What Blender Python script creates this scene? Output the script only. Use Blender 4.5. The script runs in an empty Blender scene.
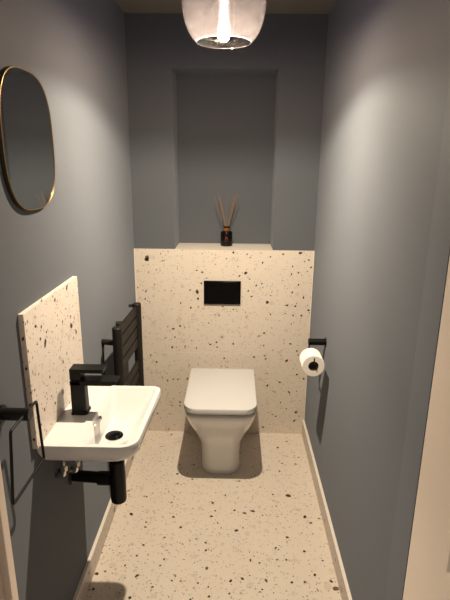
import bpy, bmesh, math, random
from mathutils import Vector, Matrix

# ------------------------------------------------------------------ camera, world, exposure
S = bpy.context.scene
C = S.collection
cam_data = bpy.data.cameras.new('camera')
cam_obj = bpy.data.objects.new('camera', cam_data)
C.objects.link(cam_obj)
R_ = Vector((0.99972973, 0.02128501, 0.00934937))
U_ = Vector((-0.01479061, 0.27206889, 0.9621641))
F_ = Vector((-0.017936, 0.96204234, -0.27231018))
M_ = Matrix((R_, U_, -F_)).transposed().to_4x4()
M_.translation = Vector((0, 0, 1.5031))
cam_obj.matrix_world = M_
cam_data.sensor_fit = 'HORIZONTAL'
cam_data.sensor_width = 36.0
cam_data.lens = 36.0 * 485.7 / 450.0
cam_data.clip_start = 0.02
S.camera = cam_obj

S.view_settings.view_transform = 'Standard'
S.view_settings.look = 'None'
S.view_settings.gamma = 1.0
S.view_settings.use_curve_mapping = False
S.view_settings.exposure = 0.06

W = bpy.data.worlds.new('world')
S.world = W
W.use_nodes = True
W.node_tree.nodes['Background'].inputs['Color'].default_value = (1.0, 0.90, 0.82, 1)
W.node_tree.nodes['Background'].inputs['Strength'].default_value = 0.22
LAMP_POWER = 64.0          # all-round glow of the bulb
BEAM_POWER = 60.0          # its stronger downward part
LAMP_COLOR = (1.0, 0.86, 0.69)

# ------------------------------------------------------------------ room numbers (metres)
XL, XR = -0.525, 0.415
YT, YU = 2.4976, 2.5096            # tile face, painted wall face
ZT, ZC = 1.0662, 2.163             # top of the tiled band, ceiling
SK = 0.0888                        # skirting height
NX0, NX1, NY, NZ = -0.311, 0.200, 2.71, 1.932   # niche
DY = 0.905                         # where the doorway begins
LX, LY = -0.041, 1.60              # pendant lamp axis

# ------------------------------------------------------------------ mesh helpers
def link(name, bm, mats, parent=None, smooth=False, bevel=0.0, seg=2, subsurf=0, autosmooth=None):
    me = bpy.data.meshes.new(name)
    bmesh.ops.recalc_face_normals(bm, faces=bm.faces)
    bm.to_mesh(me); bm.free()
    if not isinstance(mats, (list, tuple)): mats = [mats]
    for m in mats: me.materials.append(m)
    o = bpy.data.objects.new(name, me)
    C.objects.link(o)
    if smooth:
        for p in me.polygons: p.use_smooth = True
    if bevel:
        b = o.modifiers.new('bevel', 'BEVEL'); b.width = bevel; b.segments = seg
        b.limit_method = 'ANGLE'; b.angle_limit = math.radians(40)
        for p in me.polygons: p.use_smooth = True
        w = o.modifiers.new('wn', 'WEIGHTED_NORMAL')
    if subsurf:
        s = o.modifiers.new('sub', 'SUBSURF'); s.levels = subsurf; s.render_levels = subsurf
    if parent is not None:
        o.parent = parent
        o.matrix_parent_inverse = Matrix.Translation(-parent.location)
    return o

def tag(o, label, cat, group=None):
    o['label'] = label; o['category'] = cat
    if group: o['group'] = group
    return o

def thing(name, label, cat, loc, group=None):
    o = bpy.data.objects.new(name, None); C.objects.link(o)
    o.location = loc; o.empty_display_size = 0.05
    return tag(o, label, cat, group)

def struct(name, bm, mats, **k):
    o = link(name, bm, mats, **k); o['kind'] = 'structure'; return o

def box(bm, x0, x1, y0, y1, z0, z1, mi=0):
    v = [bm.verts.new((x, y, z)) for x in (x0, x1) for y in (y0, y1) for z in (z0, z1)]
    for f in ((0,1,3,2),(4,6,7,5),(0,4,5,1),(2,3,7,6),(0,2,6,4),(1,5,7,3)):
        bm.faces.new([v[i] for i in f]).material_index = mi
    return v

def B(*a):
    bm = bmesh.new(); box(bm, *a); return bm

def quad(bm, pts, mi=0):
    f = bm.faces.new([bm.verts.new(p) for p in pts]); f.material_index = mi; return f

def frame_for(d):
    d = d.normalized()
    a = Vector((0,0,1)) if abs(d.z) < 0.9 else Vector((1,0,0))
    u = d.cross(a).normalized(); v = d.cross(u).normalized()
    return u, v

def tube(bm, pts, r, n=16, closed=False, caps=True):
    """sweep a circle along pts (list of points); r a number or a list"""
    pts = [Vector(p) for p in pts]; N = len(pts)
    rr = r if isinstance(r, (list, tuple)) else [r]*N
    rings = []; pu = None
    for i, p in enumerate(pts):
        if closed: d = (pts[(i+1)%N]-p).normalized() + (p-pts[i-1]).normalized()
        elif i == 0: d = pts[1]-p
        elif i == N-1: d = p-pts[i-1]
        else: d = (pts[i+1]-p).normalized() + (p-pts[i-1]).normalized()
        d = d.normalized()
        if pu is None: u, v = frame_for(d)
        else:
            u = (pu - d*pu.dot(d)).normalized(); v = d.cross(u)
        pu = u
        rings.append([bm.verts.new(p + (u*math.cos(t)+v*math.sin(t))*rr[i]) for t in [2*math.pi*k/n for k in range(n)]])
    for i in range(N if closed else N-1):
        a, b = rings[i], rings[(i+1)%N]
        for k in range(n): bm.faces.new((a[k], a[(k+1)%n], b[(k+1)%n], b[k]))
    if caps and not closed:
        bm.faces.new(rings[0][::-1]); bm.faces.new(rings[-1])
    return rings

def fillet(pts, r, n=6, closed=False):
    pts = [Vector(p) for p in pts]; out = []
    N = len(pts)
    for i, p in enumerate(pts):
        if not closed and i in (0, N-1): out.append(p); continue
        a = (pts[i-1]-p); b = (pts[(i+1)%N]-p)
        ang = a.angle(b); t = min(r/math.tan(ang/2), a.length*.49, b.length*.49)
        A = p+a.normalized()*t; Bp = p+b.normalized()*t
        for k in range(n+1):
            s = k/n
            out.append(A*(1-s)**2 + p*2*s*(1-s) + Bp*s*s)
    return out

def lathe(bm, prof, c, n=32, capb=False, capt=False):
    """prof: list of (radius, z) about the vertical axis through c (x, y)"""
    rings = []
    for r, z in prof:
        rings.append([bm.verts.new((c[0]+r*math.cos(2*math.pi*k/n), c[1]+r*math.sin(2*math.pi*k/n), z)) for k in range(n)])
    for a, b in zip(rings, rings[1:]):
        for k in range(n): bm.faces.new((a[k], a[(k+1)%n], b[(k+1)%n], b[k]))
    if capb: bm.faces.new(rings[0][::-1])
    if capt: bm.faces.new(rings[-1])
    return rings

def loft(bm, rings, capb=True, capt=True):
    vr = [[bm.verts.new(p) for p in r] for r in rings]
    n = len(vr[0])
    for a, b in zip(vr, vr[1:]):
        for k in range(n): bm.faces.new((a[k], a[(k+1)%n], b[(k+1)%n], b[k]))
    if capb: bm.faces.new(vr[0][::-1])
    if capt: bm.faces.new(vr[-1])
    return vr

def rrect(x0, x1, y0, y1, rad, z, n=6):
    """rounded rectangle, rad = (r at x0y0, x1y0, x1y1, x0y1)"""
    out = []
    cs = [((x0, y0), (1, 1), math.pi, rad[0]), ((x1, y0), (-1, 1), 1.5*math.pi, rad[1]),
          ((x1, y1), (-1, -1), 0, rad[2]), ((x0, y1), (1, -1), .5*math.pi, rad[3])]
    for (x, y), (sx, sy), a0, r in cs:
        cx, cy = x+sx*r, y+sy*r
        for k in range(n+1):
            a = a0 + (math.pi/2)*k/n
            out.append((cx+r*math.cos(a), cy+r*math.sin(a), z))
    return out

# ------------------------------------------------------------------ materials
def mat(name, col, rough=0.5, metal=0.0, spec=0.5, coat=0.0, emit=None, es=0.0):
    m = bpy.data.materials.new(name); m.use_nodes = True
    b = m.node_tree.nodes['Principled BSDF']
    b.inputs['Base Color'].default_value = (*col, 1)
    b.inputs['Roughness'].default_value = rough
    b.inputs['Metallic'].default_value = metal
    b.inputs['Specular IOR Level'].default_value = spec
    b.inputs['Coat Weight'].default_value = coat
    if emit:
        b.inputs['Emission Color'].default_value = (*emit, 1)
        b.inputs['Emission Strength'].default_value = es
    return m

def paint(name, col, var=0.03, scale=3.0, bump=0.04, rough=0.75):
    m = mat(name, col, rough, spec=0.25)
    m.node_tree.nodes['Principled BSDF'].inputs['Diffuse Roughness'].default_value = 1.0
    nt = m.node_tree; b = nt.nodes['Principled BSDF']
    tc = nt.nodes.new('ShaderNodeTexCoord')
    n = nt.nodes.new('ShaderNodeTexNoise'); n.inputs['Scale'].default_value = scale; n.inputs['Detail'].default_value = 4
    nt.links.new(tc.outputs['Object'], n.inputs['Vector'])
    mx = nt.nodes.new('ShaderNodeMix'); mx.data_type = 'RGBA'
    mx.inputs[6].default_value = (*[c*(1-var) for c in col], 1)
    mx.inputs[7].default_value = (*[c*(1+var) for c in col], 1)
    nt.links.new(n.outputs['Fac'], mx.inputs[0]); nt.links.new(mx.outputs[2], b.inputs['Base Color'])
    n2 = nt.nodes.new('ShaderNodeTexNoise'); n2.inputs['Scale'].default_value = 220; n2.inputs['Detail'].default_value = 2
    nt.links.new(tc.outputs['Object'], n2.inputs['Vector'])
    bp = nt.nodes.new('ShaderNodeBump'); bp.inputs['Strength'].default_value = bump; bp.inputs['Distance'].default_value = 0.002
    nt.links.new(n2.outputs['Fac'], bp.inputs['Height']); nt.links.new(bp.outputs['Normal'], b.inputs['Normal'])
    return m

def terrazzo(name, base, seam=None):
    m = mat(name, base, 0.42, spec=0.35)
    nt = m.node_tree; L = nt.links; b = nt.nodes['Principled BSDF']
    def N(t, **k):
        n = nt.nodes.new(t)
        for a, v in k.items(): setattr(n, a, v)
        return n
    def math_(op, a, bb=None):
        n = N('ShaderNodeMath', operation=op)
        for i, x in enumerate((a, bb)):
            if x is None: continue
            if isinstance(x, (int, float)): n.inputs[i].default_value = x
            else: L.new(x, n.inputs[i])
        return n.outputs[0]
    tc = N('ShaderNodeTexCoord')
    dn = N('ShaderNodeTexNoise'); dn.inputs['Scale'].default_value = 110; dn.inputs['Detail'].default_value = 1
    L.new(tc.outputs['Object'], dn.inputs['Vector'])
    sc = N('ShaderNodeVectorMath', operation='SCALE'); sc.inputs['Scale'].default_value = 0.009
    L.new(dn.outputs['Color'], sc.inputs[0])
    ad = N('ShaderNodeVectorMath', operation='ADD')
    L.new(tc.outputs['Object'], ad.inputs[0]); L.new(sc.outputs[0], ad.inputs[1])
    def chips(scale, keep, size):
        v = N('ShaderNodeTexVoronoi'); v.inputs['Scale'].default_value = scale
        L.new(ad.outputs[0], v.inputs['Vector'])
        sp = N('ShaderNodeSeparateColor'); L.new(v.outputs['Color'], sp.inputs[0])
        sel = math_('GREATER_THAN', sp.outputs[0], 1-keep)
        th = math_('MULTIPLY', math_('ADD', sp.outputs[1], 0.5), size)
        return math_('MULTIPLY', sel, math_('LESS_THAN', v.outputs['Distance'], th)), sp.outputs[2]
    col = None
    big = N('ShaderNodeTexNoise'); big.inputs['Scale'].default_value = 7; big.inputs['Detail'].default_value = 5
    L.new(tc.outputs['Object'], big.inputs['Vector'])
    mx = N('ShaderNodeMix', data_type='RGBA')
    mx.inputs[6].default_value = (*[c*0.95 for c in base], 1); mx.inputs[7].default_value = (*[min(1, c*1.05) for c in base], 1)
    L.new(big.outputs['Fac'], mx.inputs[0]); col = mx.outputs[2]
    def lay(col, fac, c, k=1.0):
        x = N('ShaderNodeMix', data_type='RGBA')
        L.new(math_('MULTIPLY', fac, k), x.inputs[0]); L.new(col, x.inputs[6]); x.inputs[7].default_value = (*c, 1)
        return x.outputs[2]
    f, _ = chips(38, 0.12, 0.38); col = lay(col, f, (0.46, 0.37, 0.28), 0.32)
    f, _ = chips(100, 0.26, 0.32); col = lay(col, f, (0.42, 0.34, 0.25), 0.45)
    f, _ = chips(150, 0.11, 0.34); col = lay(col, f, (0.15, 0.11, 0.075), 0.8)
    f, _ = chips(85, 0.035, 0.26); col = lay(col, f, (0.09, 0.07, 0.055), 0.9)
    if seam:
        sx = N('ShaderNodeSeparateXYZ'); L.new(tc.outputs['Object'], sx.inputs[0])
        for ax, val in seam:
            d = math_('ABSOLUTE', math_('SUBTRACT', sx.outputs[ax], val))
            col = lay(col, math_('LESS_THAN', d, 0.0013), (0.80, 0.72, 0.62) if ax == 2 else (0.80, 0.68, 0.48), 0.5)
    L.new(col, b.inputs['Base Color'])
    return m

WALLC = (0.120, 0.132, 0.152)
TERR = (0.69, 0.62, 0.54)
M = {}
M['wall'] = paint('grey blue wall paint', WALLC)
M['ceil'] = paint('ceiling paint', (0.16, 0.145, 0.12))
M['hall'] = paint('hall wall paint', (0.5, 0.48, 0.44))
M['tile_wall'] = terrazzo('terrazzo wall tile', TERR, [(2, 0.492)])
M['tile_floor'] = terrazzo('terrazzo floor tile', TERR, [(0, -0.080)])
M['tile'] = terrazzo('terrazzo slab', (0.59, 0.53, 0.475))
M['pan'] = mat('white toilet ceramic', (0.78, 0.77, 0.75), 0.14, coat=0.3)
M['trim'] = mat('pale tile trim', (0.80, 0.75, 0.68), 0.4)
M['chip'] = paint('dark stone chip', (0.060, 0.044, 0.030), var=0.5, scale=40, bump=0.0, rough=0.45)
M['chip2'] = paint('grey stone chip', (0.17, 0.13, 0.09), var=0.5, scale=90, bump=0.0, rough=0.45)
M['door'] = paint('cream gloss wood paint', (0.72, 0.62, 0.53), var=0.02, scale=6, bump=0.1, rough=0.45)
M['ceramic'] = mat('white glazed ceramic', (0.66, 0.655, 0.65), 0.12, coat=0.3)
M['seat'] = mat('white seat plastic', (0.62, 0.625, 0.63), 0.22)
M['black'] = mat('matt black metal', (0.004, 0.004, 0.004), 0.42, spec=0.2)
M['radiator'] = mat('matt black powder coat', (0.012, 0.010, 0.009), 0.55, spec=0.3)
M['gloss'] = mat('gloss black glass', (0.002, 0.002, 0.002), 0.15, spec=0.15)
M['plastic'] = mat('black plastic', (0.004, 0.004, 0.004), 0.38, spec=0.25)
M['brass'] = mat('brass', (0.32, 0.20, 0.07), 0.32, metal=1)
M['dark_side'] = mat('dark bronze edge', (0.030, 0.024, 0.018), 0.4, metal=0.6)
M['chrome'] = mat('chrome', (0.75, 0.72, 0.68), 0.15, metal=1)
M['mirror'] = mat('mirror glass', (0.82, 0.86, 0.87), 0.02, metal=1)
M['paper'] = paint('tissue paper', (0.83, 0.79, 0.73), var=0.02, scale=60, bump=0.3, rough=0.95)
M['card'] = mat('brown card tube', (0.10, 0.07, 0.045), 0.9)
M['reed'] = mat('rattan reed', (0.24, 0.15, 0.09), 0.8)
M['amber'] = mat('copper amber collar', (0.45, 0.13, 0.03), 0.3, metal=0.5)
M['bottle'] = mat('black glass bottle', (0.004, 0.003, 0.003), 0.25, spec=0.25)
M['mark'] = mat('rust red print', (0.20, 0.035, 0.02), 0.5)
M['cable'] = mat('brown cable', (0.03, 0.02, 0.014), 0.5)
M['filament'] = mat('glowing filament', (1, 0.8, 0.6), 0.5, emit=(1.0, 0.82, 0.62), es=36.0)

def glass(name, tint_lo, tint_hi, z0, z1, body, rough=0.05):
    """thin blown glass: clear at the open rim, smoked towards the neck"""
    m = bpy.data.materials.new(name); m.use_nodes = True
    nt = m.node_tree; L = nt.links
    nt.nodes.clear()
    out = nt.nodes.new('ShaderNodeOutputMaterial')
    tc = nt.nodes.new('ShaderNodeTexCoord'); sx = nt.nodes.new('ShaderNodeSeparateXYZ')
    L.new(tc.outputs['Object'], sx.inputs[0])
    mr = nt.nodes.new('ShaderNodeMapRange'); mr.inputs['From Min'].default_value = z0; mr.inputs['From Max'].default_value = z1
    L.new(sx.outputs[2], mr.inputs['Value'])
    mx = nt.nodes.new('ShaderNodeMix'); mx.data_type = 'RGBA'
    mx.inputs[6].default_value = (*tint_lo, 1); mx.inputs[7].default_value = (*tint_hi, 1)
    L.new(mr.outputs[0], mx.inputs[0])
    tr = nt.nodes.new('ShaderNodeBsdfTransparent'); L.new(mx.outputs[2], tr.inputs['Color'])
    gl = nt.nodes.new('ShaderNodeBsdfGlossy'); gl.inputs['Roughness'].default_value = rough
    di = nt.nodes.new('ShaderNodeBsdfTranslucent'); di.inputs['Color'].default_value = (0.62, 0.56, 0.60, 1)
    nz = nt.nodes.new('ShaderNodeTexNoise'); nz.inputs['Scale'].default_value = 26; nz.inputs['Detail'].default_value = 5
    nz.inputs['Distortion'].default_value = 1.5
    L.new(tc.outputs['Object'], nz.inputs['Vector'])
    bp = nt.nodes.new('ShaderNodeBump'); bp.inputs['Strength'].default_value = 0.5; bp.inputs['Distance'].default_value = 0.01
    L.new(nz.outputs['Fac'], bp.inputs['Height'])
    L.new(bp.outputs['Normal'], gl.inputs['Normal'])
    fr = nt.nodes.new('ShaderNodeFresnel'); fr.inputs['IOR'].default_value = 1.45
    bm_ = nt.nodes.new('ShaderNodeMath'); bm_.operation = 'MULTIPLY'; bm_.inputs[1].default_value = body
    ml = nt.nodes.new('ShaderNodeMath'); ml.operation = 'ADD'; ml.inputs[1].default_value = 0.45
    L.new(nz.outputs['Fac'], ml.inputs[0]); L.new(ml.outputs[0], bm_.inputs[0])
    m1 = nt.nodes.new('ShaderNodeMixShader'); L.new(bm_.outputs[0], m1.inputs[0]); L.new(tr.outputs[0], m1.inputs[1]); L.new(di.outputs[0], m1.inputs[2])
    m2 = nt.nodes.new('ShaderNodeMixShader'); L.new(fr.outputs[0], m2.inputs[0]); L.new(m1.outputs[0], m2.inputs[1]); L.new(gl.outputs[0], m2.inputs[2])
    L.new(m2.outputs[0], out.inputs['Surface'])
    return m

M['shade'] = glass('smoked blown glass', (0.40, 0.36, 0.36), (0.035, 0.03, 0.045), 1.852, 1.894, 0.012)
M['bulb'] = glass('clear bulb glass', (0.97, 0.93, 0.86), (0.97, 0.93, 0.86), 1.8, 2.0, 0.03)
M['rim'] = glass('polished glass rim', (0.8, 0.8, 0.8), (0.8, 0.8, 0.8), 1.8, 2.0, 0.12)
WALL_CHIPS = [(-0.458,1.011,0.0143),(-0.470,0.838,0.0057),(-0.512,0.858,0.0043),(-0.423,0.877,0.0043),(-0.375,1.005,0.0043),(-0.233,0.848,0.0057),(-0.195,0.840,0.0100),(-0.191,0.802,0.0071),(-0.173,0.887,0.0057),(-0.168,0.946,0.0057),(-0.146,0.914,0.0043),(-0.284,0.776,0.0057),(-0.230,0.749,0.0063),(-0.190,0.755,0.0043),(-0.327,0.628,0.0071),(-0.289,0.646,0.0066),(-0.475,0.795,0.0051),(-0.410,0.957,0.0043),(-0.196,0.956,0.0051),(-0.058,0.760,0.0051),(-0.078,0.710,0.0043),(-0.385,1.042,0.0034),(-0.005,1.053,0.0057),(0.066,1.045,0.0051),(0.083,1.028,0.0043),(0.148,1.002,0.0049),(0.187,1.033,0.0043),(0.253,1.048,0.0069),(0.342,1.055,0.0094),(0.388,1.019,0.0051),(0.366,1.011,0.0043),(0.061,0.945,0.0086),(0.028,0.929,0.0057),(0.082,0.913,0.0043),(0.020,0.980,0.0037),(0.305,0.984,0.0049),(0.337,0.951,0.0057),(0.301,0.942,0.0057),(0.402,0.980,0.0063),(0.118,0.879,0.0063),(0.076,0.848,0.0057),(0.094,0.818,0.0057),(0.154,0.868,0.0037),(0.179,0.787,0.0097),(0.287,0.771,0.0066),(0.330,0.767,0.0063),(0.401,0.746,0.0074),(-0.001,0.745,0.0049),(0.320,0.716,0.0063),(0.365,0.715,0.0057),(0.371,0.816,0.0063),(0.341,0.885,0.0057),(0.309,0.844,0.0057),(0.277,0.726,0.0043),(0.168,0.612,0.0063),(0.198,0.720,0.0051),(0.065,0.730,0.0037),(-0.335,0.521,0.0063),(-0.263,0.529,0.0051),(-0.319,0.581,0.0051),(-0.455,0.473,0.0057),(-0.425,0.433,0.0063),(-0.125,0.541,0.0057),(-0.091,0.554,0.0057),(-0.087,0.526,0.0051),(-0.201,0.519,0.0049),(-0.365,0.321,0.0057),(-0.333,0.329,0.0057),(-0.307,0.329,0.0057),(-0.297,0.188,0.0063),(-0.297,0.165,0.0051),(-0.342,0.164,0.0043),(-0.364,0.015,0.0051),(-0.428,0.113,0.0063),(-0.253,0.333,0.0066),(-0.394,0.340,0.0043),(-0.060,0.585,0.0049),(-0.049,0.461,0.0057),(-0.371,0.223,0.0037),(-0.000,0.547,0.0057),(0.116,0.472,0.0069),(0.175,0.480,0.0057),(0.181,0.462,0.0057),(0.168,0.540,0.0057),(0.314,0.552,0.0063),(0.350,0.512,0.0057),(0.297,0.453,0.0080),(0.357,0.371,0.0063),(0.397,0.346,0.0063),(0.196,0.301,0.0071),(0.265,0.322,0.0066),(0.319,0.262,0.0077),(0.193,0.375,0.0046),(0.240,0.262,0.0043),(0.363,0.136,0.0086),(0.356,0.083,0.0080),(0.179,0.040,0.0069),(0.250,0.110,0.0051),(0.273,0.197,0.0049),(0.308,0.158,0.0049),(0.139,0.595,0.0051)]
FLOOR_CHIPS = [(-0.345,2.462,0.0089),(-0.258,2.021,0.0065),(-0.392,1.922,0.0055),(-0.486,1.961,0.0056),(-0.439,1.803,0.0097),(-0.249,1.791,0.0055),(-0.272,1.886,0.0057),(-0.294,1.960,0.0041),(-0.082,1.890,0.0060),(-0.069,1.837,0.0049),(-0.085,1.803,0.0053),(-0.190,2.058,0.0058),(-0.193,2.179,0.0055),(-0.465,2.211,0.0044),(-0.385,2.338,0.0052),(-0.265,2.176,0.0049),(-0.269,2.098,0.0074),(0.040,2.053,0.0066),(0.270,1.950,0.0122),(-0.026,1.944,0.0051),(-0.082,1.888,0.0062),(-0.085,1.801,0.0060),(0.018,1.844,0.0074),(0.062,1.826,0.0102),(0.098,1.841,0.0098),(0.254,2.351,0.0075),(0.309,2.414,0.0070),(0.357,2.262,0.0062),(0.333,2.202,0.0060),(0.264,2.206,0.0063),(0.245,2.138,0.0062),(0.159,2.128,0.0048),(0.198,1.957,0.0056),(0.328,1.811,0.0065),(0.249,2.504,0.0054),(0.118,2.101,0.0048),(0.207,1.809,0.0039),(0.142,1.815,0.0039),(-0.440,1.804,0.0097),(-0.351,1.472,0.0080),(-0.353,1.625,0.0064),(-0.369,1.569,0.0056),(-0.365,1.756,0.0052),(-0.273,1.670,0.0056),(-0.259,1.555,0.0056),(-0.213,1.730,0.0076),(-0.252,1.793,0.0063),(-0.088,1.516,0.0084),(-0.100,1.646,0.0053),(-0.097,1.605,0.0057),(-0.269,1.524,0.0048),(-0.405,1.520,0.0051),(-0.504,1.477,0.0076),(-0.496,1.408,0.0059),(-0.283,1.424,0.0051),(-0.216,1.455,0.0047),(-0.141,1.666,0.0042),(-0.166,1.656,0.0041),(-0.083,1.802,0.0060),(-0.356,1.376,0.0073),(-0.118,1.446,0.0047),(-0.078,1.430,0.0043),(-0.073,1.390,0.0059),(-0.139,1.375,0.0048),(-0.194,1.635,0.0041),(-0.363,1.727,0.0061),(0.026,1.719,0.0080),(0.329,1.812,0.0082),(0.348,1.774,0.0086),(0.239,1.686,0.0070),(0.185,1.627,0.0055),(0.299,1.612,0.0068),(0.081,1.560,0.0058),(0.116,1.548,0.0051),(0.048,1.471,0.0069),(0.005,1.460,0.0065),(0.136,1.467,0.0087),(0.232,1.460,0.0056),(0.281,1.463,0.0052),(0.323,1.497,0.0066),(0.365,1.567,0.0051),(0.380,1.469,0.0061),(0.391,1.436,0.0118),(-0.000,1.405,0.0055),(0.185,1.566,0.0045),(0.120,1.426,0.0047),(0.222,1.567,0.0054),(0.389,1.802,0.0048),(-0.055,1.761,0.0048)]
PANEL_CHIPS = [(1.429,1.131,0.0084),(1.324,1.121,0.0062),(1.441,1.004,0.0095),(1.481,0.968,0.0070),(1.369,1.041,0.0050),(1.441,1.035,0.0050),(1.228,1.024,0.0101),(1.177,1.091,0.0050),(1.200,1.049,0.0056),(1.244,1.052,0.0042),(1.452,0.959,0.0042),(1.232,1.146,0.0042),(1.325,0.831,0.0084),(1.213,1.077,0.0056),(1.258,0.830,0.0056),(1.238,0.921,0.0050),(1.346,0.921,0.0056),(1.120,1.046,0.0045),(1.371,0.771,0.0056),(1.182,0.850,0.0056),(1.134,0.933,0.0045),(1.151,0.822,0.0045)]

# ------------------------------------------------------------------ stone chips set in the terrazzo
rng = random.Random(7)
def chip(bm, cen, ax_u, ax_v, nrm, r, mi=1):
    n = rng.randint(5, 8); a0 = rng.random()*6.28
    st = rng.uniform(0.7, 1.35); rot = rng.random()*3.14
    pts = []
    for k in range(n):
        a = 2*math.pi*k/n + rng.uniform(-.25, .25)
        q = r*rng.uniform(.75, 1.15)
        x, y = q*math.cos(a)*st, q*math.sin(a)/st
        x, y = x*math.cos(rot)-y*math.sin(rot), x*math.sin(rot)+y*math.cos(rot)
        pts.append(cen + ax_u*x + ax_v*y + nrm*0.0003)
    quad(bm, pts, mi)
X, Y, Z = Vector((1,0,0)), Vector((0,1,0)), Vector((0,0,1))

# ------------------------------------------------------------------ the room
bm = bmesh.new()
box(bm, XL-.1, XR+.1, -0.6, YT+.3, -0.06, 0.0)
for x, y, r in FLOOR_CHIPS: chip(bm, Vector((x, y, 0)), X, Y, Z, r, 2 if r > .008 and rng.random() < .5 else 1)
struct('floor', bm, [M['tile_floor'], M['chip'], M['chip2']])

bm = bmesh.new(); box(bm, XL-.1, XR+.1, DY-.1, NY+.1, ZC, ZC+.08)
struct('ceiling', bm, M['ceil'])
bm = bmesh.new(); box(bm, XL-.1, XL, 0.86, NY+.1, 0, ZC)
struct('wall_left', bm, M['wall'])
# right wall; towards the doorway it turns very slightly into the room
bm = bmesh.new()
prof = [(XR, NY+.1), (XR, 1.040), (0.4005, DY), (XR+.1, DY), (XR+.1, NY+.1)]
loft(bm, [[(x, y, 0) for x, y in prof], [(x, y, ZC) for x, y in prof]])
struct('wall_right', bm, M['wall'])
# back wall with its niche: one mesh of boxes around the recess
bm = bmesh.new()
box(bm, XL, NX0, YU, NY+.1, 0, ZC)
box(bm, NX1, XR, YU, NY+.1, 0, ZC)
box(bm, NX0, NX1, YU, NY+.1, NZ, ZC)
box(bm, NX0, NX1, NY, NY+.1, 0, NZ)
box(bm, NX0, NX1, YU, NY, 0, ZT-.012)
bmesh.ops.remove_doubles(bm, verts=bm.verts, dist=1e-5)
struct('wall_back', bm, M['wall'])
# terrazzo cladding
bm = bmesh.new()
box(bm, XL+.004, XR-.003, YT, YU, 0, ZT)
for x, z, r in WALL_CHIPS: chip(bm, Vector((x, YT, z)), X, Z, -Y, r)
chip(bm, Vector((-0.455, YT, 1.020)), X, Z, -Y, .014, 2)
struct('wall_back_tiled', bm, [M['tile_wall'], M['chip'], M['chip2']])
bm = B(NX0, NX1, YU, NY, ZT-.012, ZT)
struct('trim_1', bm, M['trim'])                                  # niche ledge
struct('trim_2', B(XR-.0032, XR-.0002, YT-.001, YU, SK, ZT), M['trim'])
struct('trim_3', B(XL+.0002, XL+.0042, YT-.001, YU, SK, ZT), M['trim'])
def skirt(name, x0, x1, side, chips):
    bm = bmesh.new(); box(bm, x0, x1, DY+.06, YT, 0, SK-.003)
    box(bm, x0, x1, DY+.06, YT, SK-.003, SK, 3)
    for y, z, r, mi in chips: chip(bm, Vector((x1 if side > 0 else x0, y, z)), Y, Z, X*side, r, mi)
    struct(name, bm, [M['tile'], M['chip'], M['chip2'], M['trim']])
skirt('baseboard_left', XL, XL+.012, 1, [(2.19, .024, .016, 2), (1.80, .024, .015, 2), (1.42, .06, .006, 1), (1.30, .02, .005, 1)])
skirt('baseboard_right', XR-.012, XR, -1, [(1.75, .035, .006, 1), (1.52, .05, .005, 1), (1.40, .03, .006, 1), (2.2, .04, .005, 1)])

# doorway: front wall round the opening, jamb, leaf folded back into the hall
bm = bmesh.new()
box(bm, XL-.45, XL, .72, .86, 0, ZC); box(bm, XR+.03, XR+.5, .72, DY-.001, 0, ZC); box(bm, XL, XR+.03, .72, .86, 2.0, ZC)
struct('wall_front', bm, M['hall'])
bm = bmesh.new()
box(bm, XL, -.470, .826, .853, 0, 2.0); box(bm, XL, -.486, .73, .826, 0, 2.0)
struct('trim_4', bm, M['door'], bevel=.002)
bm = bmesh.new()
dx = .4015
box(bm, dx+.006, dx+.038, .16, DY-.002, .006, 1.985)
def rail(y0, y1, z0, z1): box(bm, dx, dx+.006, y0, y1, z0, z1)
ye = DY-.002
rail(ye-.165, ye, .006, 1.985); rail(.16, .265, .006, 1.985)
for z0, z1 in ((.22, .60), (.775, 1.35), (1.45, 1.88)): rail(.49, .575, z0, z1)
for z0, z1 in ((.006, .22), (.60, .775), (1.35, 1.45), (1.88, 1.985)): rail(.265, ye-.165, z0, z1)
def moulding(y0, y1, z0, z1):
    a = [(y0, z0), (y1, z0), (y1, z1), (y0, z1)]; k = .014
    b = [(y0+k, z0+k), (y1-k, z0+k), (y1-k, z1-k), (y0+k, z1-k)]
    for i in range(4):
        j = (i+1)%4
        quad(bm, [(dx, *a[i]), (dx, *a[j]), (dx+.0055, *b[j]), (dx+.0055, *b[i])])
    quad(bm, [(dx+.002, q0, q1) for q0, q1 in ((y0+.035, z0+.035), (y1-.035, z0+.035), (y1-.035, z1-.035), (y0+.035, z1-.035))])
for z0, z1 in ((.22, .60), (.775, 1.35), (1.45, 1.88)):
    moulding(.575, ye-.165, z0, z1); moulding(.265, .49, z0, z1)
struct('door_1', bm, M['door'])

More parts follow.
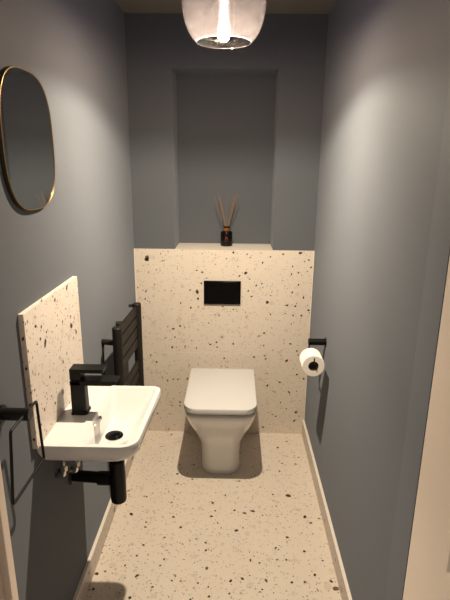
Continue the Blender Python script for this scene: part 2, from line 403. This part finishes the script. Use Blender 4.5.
# ------------------------------------------------------------------ toilet
TX = -.0545
def dsec(z, hw, yf, rc, yb=YT-.0005, n=8):
    return rrect(TX-hw, TX+hw, yf, yb, (rc, rc, .002, .002), z, n)
t = thing('toilet', 'white back-to-wall toilet with closed squared lid standing against the terrazzo wall', 'toilet', (TX, 2.3, 0))
bm = bmesh.new()
secs = [(0, .098, 2.106, .068), (.004, .099, 2.104, .068), (.03, .0975, 2.106, .068), (.08, .0955, 2.105, .067), (.12, .096, 2.103, .066), (.16, .100, 2.097, .066),
        (.20, .114, 2.085, .064), (.235, .129, 2.068, .070), (.27, .144, 2.046, .076), (.30, .154, 2.027, .080), (.33, .1605, 2.006, .082), (.36, .166, 1.988, .082), (.380, .1675, 1.979, .080), (.387, .166, 1.981, .079)]
loft(bm, [dsec(*s) for s in secs])
link('pan', bm, M['pan'], t, smooth=True, bevel=0)
def slab(z0, z1, hw, yf, yb, rc, e):
    bm = bmesh.new()
    f = lambda z, i: rrect(TX-hw+i, TX+hw-i, yf+i, yb-i, (rc, rc, .012, .012), z, 10)
    loft(bm, [f(z0, e), f(z0+e*.35, e*.3), f(z0+e, 0), f(z1-e, 0), f(z1-e*.35, e*.3), f(z1, e)])
    return bm
link('seat', slab(.3875, .4075, .150, 1.999, 2.41, .050, .002), M['seat'], t, smooth=False, bevel=0)
o = link('lid', slab(.4075, .434, .1685, 1.966, 2.420, .066, .0025), M['seat'], t)
for p in o.data.polygons: p.use_smooth = True
o.modifiers.new('es', 'EDGE_SPLIT').split_angle = math.radians(30)
for s in (-1, 1):
    bm = bmesh.new(); tube(bm, [(TX+s*.075-.02, 2.446, .405), (TX+s*.075+.02, 2.446, .405)], .012)
    link('hinge', bm, M['seat'], t, smooth=False, bevel=.002)

t = thing('flush_plate', 'glossy black rectangular flush plate on the terrazzo wall above the toilet', 'flush plate', (-.061, YT, .839))
bm = B(-.159, .0365, YT-.011, YT-.0004, .775, .902)
link('plate', bm, M['gloss'], t, bevel=.0015)
bm = B(-.154, .0315, YT-.0125, YT-.011, .780, .897)
link('button', bm, M['gloss'], t, bevel=.0005)

# ------------------------------------------------------------------ splashback
BZ_ = .770
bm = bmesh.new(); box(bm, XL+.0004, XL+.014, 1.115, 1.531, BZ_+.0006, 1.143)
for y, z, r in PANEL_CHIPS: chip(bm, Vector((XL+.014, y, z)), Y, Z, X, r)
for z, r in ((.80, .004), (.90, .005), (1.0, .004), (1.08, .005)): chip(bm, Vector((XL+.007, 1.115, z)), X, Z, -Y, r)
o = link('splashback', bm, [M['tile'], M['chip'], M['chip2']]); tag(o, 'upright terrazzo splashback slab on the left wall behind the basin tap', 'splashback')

# ------------------------------------------------------------------ basin
BX0, BX1, BY0, BY1, BZ = XL+.0006, -.240, 1.132, 1.505, .770
t = thing('wash_basin', 'small white rectangular wall-hung basin with black drain under the terrazzo splashback', 'basin', (XL+.02, 1.32, BZ))
bm = bmesh.new()
def bs(z, i, r=.028, ib=0, rn=None):
    rn = rn or r*1.7
    return rrect(BX0+ib, BX1-i*1.3, BY0+i, BY1-i, (.003, rn, r, .003), z, 6)
rings = [bs(.655, .115, .04, .09), bs(.674, .085, .04, .06), bs(.694, .052, .04, .04), bs(.711, .022, .035, .026), bs(.721, .009, .032, .020), bs(.732, .003, .03, .012), bs(.747, .0005, .028, .004), bs(.766, 0), bs(.769, .001), bs(.770, .004)]
vr = loft(bm, rings, capb=True, capt=False)
top = vr[-1]
# rim ring, deck and bowl
n = len(top)
def br(z, x0, x1, y0, y1, r): return rrect(x0, x1, y0, y1, (r*.6, r*1.6, r, r*.6), z, 6)
bowl = [br(.770, -.407, -.255, 1.146, 1.491, .018), br(.767, -.405, -.257, 1.149, 1.488, .018), br(.750, -.401, -.264, 1.165, 1.470, .022),
        br(.715, -.396, -.290, 1.215, 1.435, .03), br(.692, -.393, -.312, 1.252, 1.405, .03), br(.686, -.386, -.325, 1.275, 1.385, .028)]
bv = [[bm.verts.new(p) for p in r] for r in bowl]
seq = [top] + bv
for a, b in zip(seq, seq[1:]):
    for k in range(n): bm.faces.new((a[k], a[(k+1)%n], b[(k+1)%n], b[k]))
bm.faces.new(bv[-1])
for v in bm.verts:                      # the front edge runs slightly out of square
    w = min(1, max(0, (v.co.x-BX0)/(BX1-BX0)))
    v.co.x -= w*.016*((BY1-v.co.y)/(BY1-BY0))**1.5
o = link('basin_body', bm, M['ceramic'], t, smooth=True)
es = o.modifiers.new('es', 'EDGE_SPLIT'); es.split_angle = math.radians(38)
DRX, DRY = -.3635, 1.325
bm = bmesh.new(); lathe(bm, [(.0275, .6862), (.0275, .6885), (.025, .6895), (.020, .6895), (.0195, .6925), (.017, .694), (.0001, .694)], (DRX, DRY), 28)
link('drain_plug', bm, M['gloss'], t, smooth=False, bevel=.0008)
bm = bmesh.new(); tube(bm, [(-.4045, 1.313, .752), (-.3965, 1.313, .7506)], .0085, 20)
link('overflow_ring', bm, M['chrome'], t, bevel=.001)
bm = bmesh.new(); tube(bm, [(-.3975, 1.313, .7509), (-.3958, 1.313, .7505)], .0050, 16)
link('overflow_hole', bm, M['black'], t)

# tap
t = thing('basin_tap', 'matt black square mixer tap standing on the white basin', 'tap', (-.463, 1.32, BZ))
def col(z, x0, x1, hy): return rrect(x0, x1, 1.322-hy, 1.322+hy, (.004, .012, .012, .004), z, 5)
bm = bmesh.new(); loft(bm, [col(.7702, -.482, -.4335, .026), col(.776, -.482, -.4335, .026), col(.779, -.4805, -.437, .0235), col(.83, -.480, -.438, .023), col(.879, -.479, -.438, .023)])
o = link('tap_body', bm, M['black'], t, bevel=.001)
bm = bmesh.new()
prof = [(-.480, .8795), (-.480, .866), (-.440, .866), (-.358, .866), (-.343, .874), (-.339, .8795), (-.345, .8805)]
loft(bm, [[(x, y, z) for x, z in prof] for y in (1.299, 1.345)])
link('spout', bm, M['black'], t, bevel=.0012)
bm = bmesh.new()
box(bm, -.479, -.446, 1.3, 1.344, .8825, .905)
box(bm, -.479, -.380, 1.3, 1.344, .905, .917)
link('lever', bm, M['black'], t, bevel=.0015)
bm = bmesh.new(); tube(bm, [(-.464, 1.322, .8785), (-.464, 1.322, .8835)], .017, 20)
link('cartridge_collar', bm, M['black'], t)

# bottle trap and pipe
t = thing('bottle_trap', 'black bottle trap with waste pipe below the white basin', 'trap', (DRX, DRY, .42))
TX_, TY_ = -.366, 1.345
bm = bmesh.new(); lathe(bm, [(.020, .434), (.0245, .438), (.0255, .446), (.0255, .545), (.0245, .55), (.0245, .585), (.019, .59)], (TX_, TY_), 28, True, True)
link('trap_bottle', bm, M['plastic'], t, bevel=.001)
bm = bmesh.new(); lathe(bm, [(.016, .588), (.016, .6), (.026, .6), (.026, .628), (.020, .632), (.020, .6545)], (TX_, TY_), 24, True, True)
link('tailpiece', bm, M['plastic'], t, bevel=.001)
PY, PZ = 1.364, .508
bm = bmesh.new(); tube(bm, [(XL+.001, PY+.006, PZ), (TX_-.02, TY_, PZ+.010)], .0185, 24)
link('waste_pipe', bm, M['plastic'], t)
bm = bmesh.new(); tube(bm, [(TX_-.062, TY_+.004, PZ+.0075), (TX_-.02, TY_, PZ+.010)], .0225, 24)
link('compression_nut', bm, M['plastic'], t)
bm = bmesh.new(); tube(bm, [(XL+.0005, PY+.006, PZ), (XL+.008, PY+.006, PZ)], [.031, .027], 28)
link('wall_flange', bm, M['plastic'], t)
def valve(y, x, lab):
    t = thing('supply_valve', lab, 'valve', (x, y, .60))
    bm = bmesh.new(); tube(bm, fillet([(XL+.0005, y, .597), (x, y, .597), (x, y, .6545)], .012), .0065, 12)
    link('pipe', bm, M['chrome'], t, smooth=True)
    bm = bmesh.new(); lathe(bm, [(.0105, .615), (.0115, .618), (.0115, .632), (.0105, .635)], (x, y), 6, True, True)
    link('compression_nut', bm, M['chrome'], t)
valve(1.245, -.498, 'small chrome supply valve under the basin, the nearer one beside the waste pipe')
valve(1.268, -.468, 'small chrome supply valve under the basin, the one closer to the bottle trap')

# ------------------------------------------------------------------ mirror
t = thing('wall_mirror', 'oval mirror with thin gold rim hanging on the left wall', 'mirror', (XL, 1.2665, 1.5465))
def sup(x, a, b, n=96, e=2.85):
    out = []
    for k in range(n):
        th = 2*math.pi*k/n; c, s = math.cos(th), math.sin(th)
        out.append((x, 1.2690+a*math.copysign(abs(c)**(2/e), c), 1.5485+b*math.copysign(abs(s)**(2/e), s)))
    return out
MA, MB = .1555, .1675
bm = bmesh.new(); loft(bm, [sup(XL+.0005, MA, MB), sup(XL+.0105, MA, MB), sup(XL+.0105, MA-.0035, MB-.0035), sup(XL+.004, MA-.0035, MB-.0035)], True, False)
link('frame', bm, M['dark_side'], t)
bm = bmesh.new(); tube(bm, sup(XL+.0108, MA-.0013, MB-.0013), .0013, 8, closed=True)
link('rim', bm, M['brass'], t, smooth=True)
bm = bmesh.new(); loft(bm, [sup(XL+.006, MA-.0036, MB-.0036), sup(XL+.0100, MA-.0036, MB-.0036)])
link('mirror_glass', bm, M['mirror'], t)

# ------------------------------------------------------------------ towel radiator
RA, RB = Vector((-.451, 1.772)), Vector((-.440, 2.108))       # near and far upright, in plan
RTOP, RBOT = .885, .41
t = thing('towel_radiator', 'black ladder towel radiator on the left wall beyond the basin', 'radiator', (-.44, 1.94, RBOT))
for q in (RA, RB):
    bm = bmesh.new(); lathe(bm, [(.0165, RBOT), (.019, RBOT+.003), (.019, RTOP-.003), (.0165, RTOP)], (q.x, q.y), 24, True, True)
    link('upright', bm, M['radiator'], t, smooth=False, bevel=.0)
    bm = None
d3 = Vector((RB.x-RA.x, RB.y-RA.y, 0)).normalized(); n3 = Vector((d3.y, -d3.x, 0))
def slat(z):
    bm = bmesh.new()
    a = Vector((RA.x, RA.y, 0)) + d3*.012 + n3*(-.003); b = Vector((RB.x, RB.y, 0)) - d3*.012 + n3*(-.003)
    ring = [n3*(sx*u) + Vector((0, 0, sz*v)) for sx, sz, u, v in ((1,1,.003,.0205),(1,1,.006,.0175),(1,-1,.006,.0175),(1,-1,.003,.0205),(-1,-1,.003,.0205),(-1,-1,.006,.0175),(-1,1,.006,.0175),(-1,1,.003,.0205))]
    loft(bm, [[a+q+Vector((0,0,z)) for q in ring], [b+q+Vector((0,0,z)) for q in ring]])
    link('slat', bm, M['radiator'], t)
zz = RTOP-.030
for g in range(2):
    for k in range(4):
        slat(zz); zz -= .0505
    zz -= .060
    if zz < RBOT+.02: break
for (y, z) in ((2.112, .872),):
    bm = bmesh.new(); tube(bm, [(-.445, y, z), (-.477, y, z)], .007, 14)
    link('air_vent', bm, M['radiator'], t)
for (y, z, xx) in ((1.815, .808, RA.x), (2.05, .804, RB.x), (2.07, .50, RB.x)):
    bm = bmesh.new(); tube(bm, [(XL+.0008, y, z), (xx-.01, y-.012 if y < 1.9 else y+.012, z)], .0115, 16)
    link('wall_bracket', bm, M['radiator'], t)
bm = bmesh.new(); tube(bm, fillet([(XL+.008, 1.812, .806), (XL+.008, 1.80, .76), (XL+.007, 1.785, .45), (RA.x, RA.y, RBOT-.012), (RA.x, RA.y, RBOT+.003)], .02), .0028, 8)
link('cable', bm, M['cable'], t, smooth=True)

# ------------------------------------------------------------------ towel ring on the near left wall
t = thing('towel_ring', 'black square wire towel ring on the left wall before the basin', 'towel ring', (XL, .98, .949))
bm = bmesh.new(); tube(bm, [(XL+.0005, .98, .949), (XL+.0680, .98, .949)], .0145, 24)
link('mount', bm, M['black'], t, bevel=.001)
bm = bmesh.new(); tube(bm, [(XL+.0003, .98, .949), (XL+.006, .98, .949)], .021, 24)
link('wall_rose', bm, M['black'], t)
bm = bmesh.new(); xx = XL+.056
tube(bm, fillet([(xx, 1.043, .950), (xx, 1.053, .786), (xx, .877, .788), (xx, .905, .950)], .008, 5, True), .0034, 10, closed=True)
link('ring', bm, M['black'], t, smooth=True)

# ------------------------------------------------------------------ toilet roll and holder
t = thing('toilet_roll_holder', 'black wall-mounted toilet roll holder on the right wall', 'roll holder', (XR, 2.05, .734))
bm = bmesh.new(); tube(bm, [(XR-.0005, 2.05, .734), (XR-.078, 2.05, .734)], .0150, 24)
link('mount', bm, M['black'], t, bevel=.001)
bm = bmesh.new(); tube(bm, [(XR-.0003, 2.05, .734), (XR-.004, 2.05, .734)], .020, 24)
link('wall_rose', bm, M['black'], t)
HX = .341; HZ = .686
bm = bmesh.new(); tube(bm, fillet([(HX+.001, 2.052, .750), (HX, 2.052, HZ+.012), (HX, 1.892, HZ+.012), (HX, 1.892, HZ+.034)], .008), .0030, 10)
link('arm', bm, M['black'], t, smooth=True)
rc = Vector((HX-.0005, 1.948, HZ-.0062)); RY0, RY1, RR, RI = 1.902, 1.994, .0475, .0212
def ringy(y, r, n=40): return [(rc.x+r*math.cos(2*math.pi*k/n), y, rc.z+r*math.sin(2*math.pi*k/n)) for k in range(n)]
t = thing('toilet_roll', 'white toilet paper roll hanging on the black holder of the right wall', 'toilet roll', tuple(rc))
bm = bmesh.new()
rs = [ringy(RY0, RI+.0008), ringy(RY0, RR-.002), ringy(RY0+.002, RR), ringy(RY1-.002, RR), ringy(RY1, RR-.002), ringy(RY1, RI+.0008)]
v = loft(bm, rs + [rs[0]], False, False); bmesh.ops.remove_doubles(bm, verts=bm.verts, dist=1e-6)
o = link('paper', bm, M['paper'], t)
for p in o.data.polygons: p.use_smooth = True
es = o.modifiers.new('es', 'EDGE_SPLIT'); es.split_angle = math.radians(35)
bm = bmesh.new()
rs = [ringy(RY0+.001, RI), ringy(RY0+.001, RI-.001), ringy(RY1-.001, RI-.001), ringy(RY1-.001, RI)]
loft(bm, rs + [rs[0]], False, False); bmesh.ops.remove_doubles(bm, verts=bm.verts, dist=1e-6)
link('card_tube', bm, M['card'], t)

# ------------------------------------------------------------------ reed diffuser
DX, DYY = -.0445, 2.634
t = thing('reed_diffuser', 'black bottle reed diffuser with tan sticks on the niche ledge', 'reed diffuser', (DX, DYY, ZT))
bm = bmesh.new(); lathe(bm, [(.029, ZT+.0004), (.0315, ZT+.002), (.0320, ZT+.005), (.0320, ZT+.072), (.0305, ZT+.077), (.024, ZT+.080), (.0135, ZT+.081)], (DX, DYY), 36, True, True)
link('bottle', bm, M['bottle'], t, smooth=True).modifiers.new('es', 'EDGE_SPLIT').split_angle = math.radians(50)
bm = bmesh.new(); lathe(bm, [(.0140, ZT+.0812), (.0140, ZT+.099)], (DX, DYY), 24, True, True)
link('collar', bm, M['amber'], t)
bm = bmesh.new(); lathe(bm, [(.0095, ZT+.0992), (.0165, ZT+.0992), (.0165, ZT+.106), (.0095, ZT+.106), (.0095, ZT+.0992)], (DX, DYY), 24)
link('neck_ring', bm, M['bottle'], t)
bm = bmesh.new()
def seg(a, b, w=.0012):
    a, b = Vector(a), Vector(b); d = (b-a).normalized(); q = Y.cross(d)*w
    quad(bm, [a-q, a+q, b+q, b-q])
yb = DYY-.0325
def mk(x, z): return (DX+x, yb, ZT+z)
seg(mk(-.008, .038), mk(0, .054)); seg(mk(.008, .038), mk(0, .054)); seg(mk(-.005, .043), mk(.005, .043)); seg(mk(-.011, .030), mk(.011, .030), .0008)
link('printed_mark', bm, M['mark'], t)
for (px, pz, py) in ((-.064, .262, -.045), (-.046, .282, -.02), (-.036, .255, .03), (.003, .280, .01), (.040, .262, -.02), (.054, .285, .01), (.046, .245, .03), (.060, .272, -.05)):
    bm = bmesh.new()
    tip = Vector((DX+px, DYY+py, ZT+pz)); base = Vector((DX-px*.10, DYY-py*.12, ZT+.012)); 
    q = base + (tip-base)*((.1-.012)/(pz-.012)); off = Vector((DX+math.copysign(min(.006, abs(px)*.12), px), DYY+py*.15, ZT+.10))
    tube(bm, [off, tip], .00155, 8)
    link('reed', bm, M['reed'], t)

# ------------------------------------------------------------------ pendant lamp
t = thing('pendant_lamp', 'smoked glass bowl pendant lamp with glowing bulb hanging from the ceiling', 'lamp', (LX, LY, ZC))
bm = bmesh.new()
prof = [(.0815, 1.848), (.092, 1.856), (.1045, 1.873), (.1135, 1.893), (.1195, 1.915), (.1235, 1.94), (.125, 1.965), (.1235, 1.99), (.117, 2.015), (.105, 2.038), (.086, 2.058), (.060, 2.073), (.034, 2.082), (.022, 2.084)]
lathe(bm, prof, (LX, LY), 64)
link('glass_shade', bm, M['shade'], t, smooth=True)
bm = bmesh.new(); tube(bm, [(LX+.0815*math.cos(2*math.pi*k/64), LY+.0815*math.sin(2*math.pi*k/64), 1.8475) for k in range(64)], .0011, 8, closed=True)
link('shade_rim', bm, M['rim'], t, smooth=True)
bm = bmesh.new(); lathe(bm, [(.0205, 2.010), (.0205, 2.06), (.023, 2.078), (.030, 2.086), (.026, 2.098), (.006, 2.104)], (LX, LY), 28, True, True)
link('lamp_holder', bm, M['black'], t, smooth=False, bevel=.001)
bm = bmesh.new(); tube(bm, [(LX, LY, 2.103), (LX, LY, 2.150)], .003, 10)
link('cord', bm, M['black'], t)
bm = bmesh.new(); lathe(bm, [(.012, 2.142), (.045, 2.147), (.050, 2.152), (.050, 2.1625)], (LX, LY), 32, True, True)
link('ceiling_rose', bm, M['black'], t, bevel=.001)
bm = bmesh.new(); lathe(bm, [(.0002, 1.847), (.008, 1.849), (.014, 1.854), (.0175, 1.862), (.0175, 1.985), (.013, 2.0), (.0125, 2.012)], (LX, LY), 28)
bulb = link('bulb', bm, M['bulb'], t, smooth=True)
bm = bmesh.new()
for k in range(6):
    a = 2*math.pi*k/6
    tube(bm, [(LX+.0085*math.cos(a), LY+.0085*math.sin(a), 1.879), (LX+.0085*math.cos(a), LY+.0085*math.sin(a), 1.985)], .0032, 8)
f = link('filament', bm, M['filament'], t, smooth=True)
ld = bpy.data.lights.new('bulb_light', 'POINT'); ld.energy = LAMP_POWER; ld.color = LAMP_COLOR; ld.shadow_soft_size = .010
lo = bpy.data.objects.new('bulb_light', ld); C.objects.link(lo); lo.location = (LX, LY, 1.873)
ld = bpy.data.lights.new('bulb_beam', 'SPOT'); ld.energy = BEAM_POWER; ld.color = LAMP_COLOR; ld.shadow_soft_size = .010
ld.spot_size = math.radians(150); ld.spot_blend = 1.0
lo = bpy.data.objects.new('bulb_beam', ld); C.objects.link(lo); lo.location = (LX, LY, 1.872)
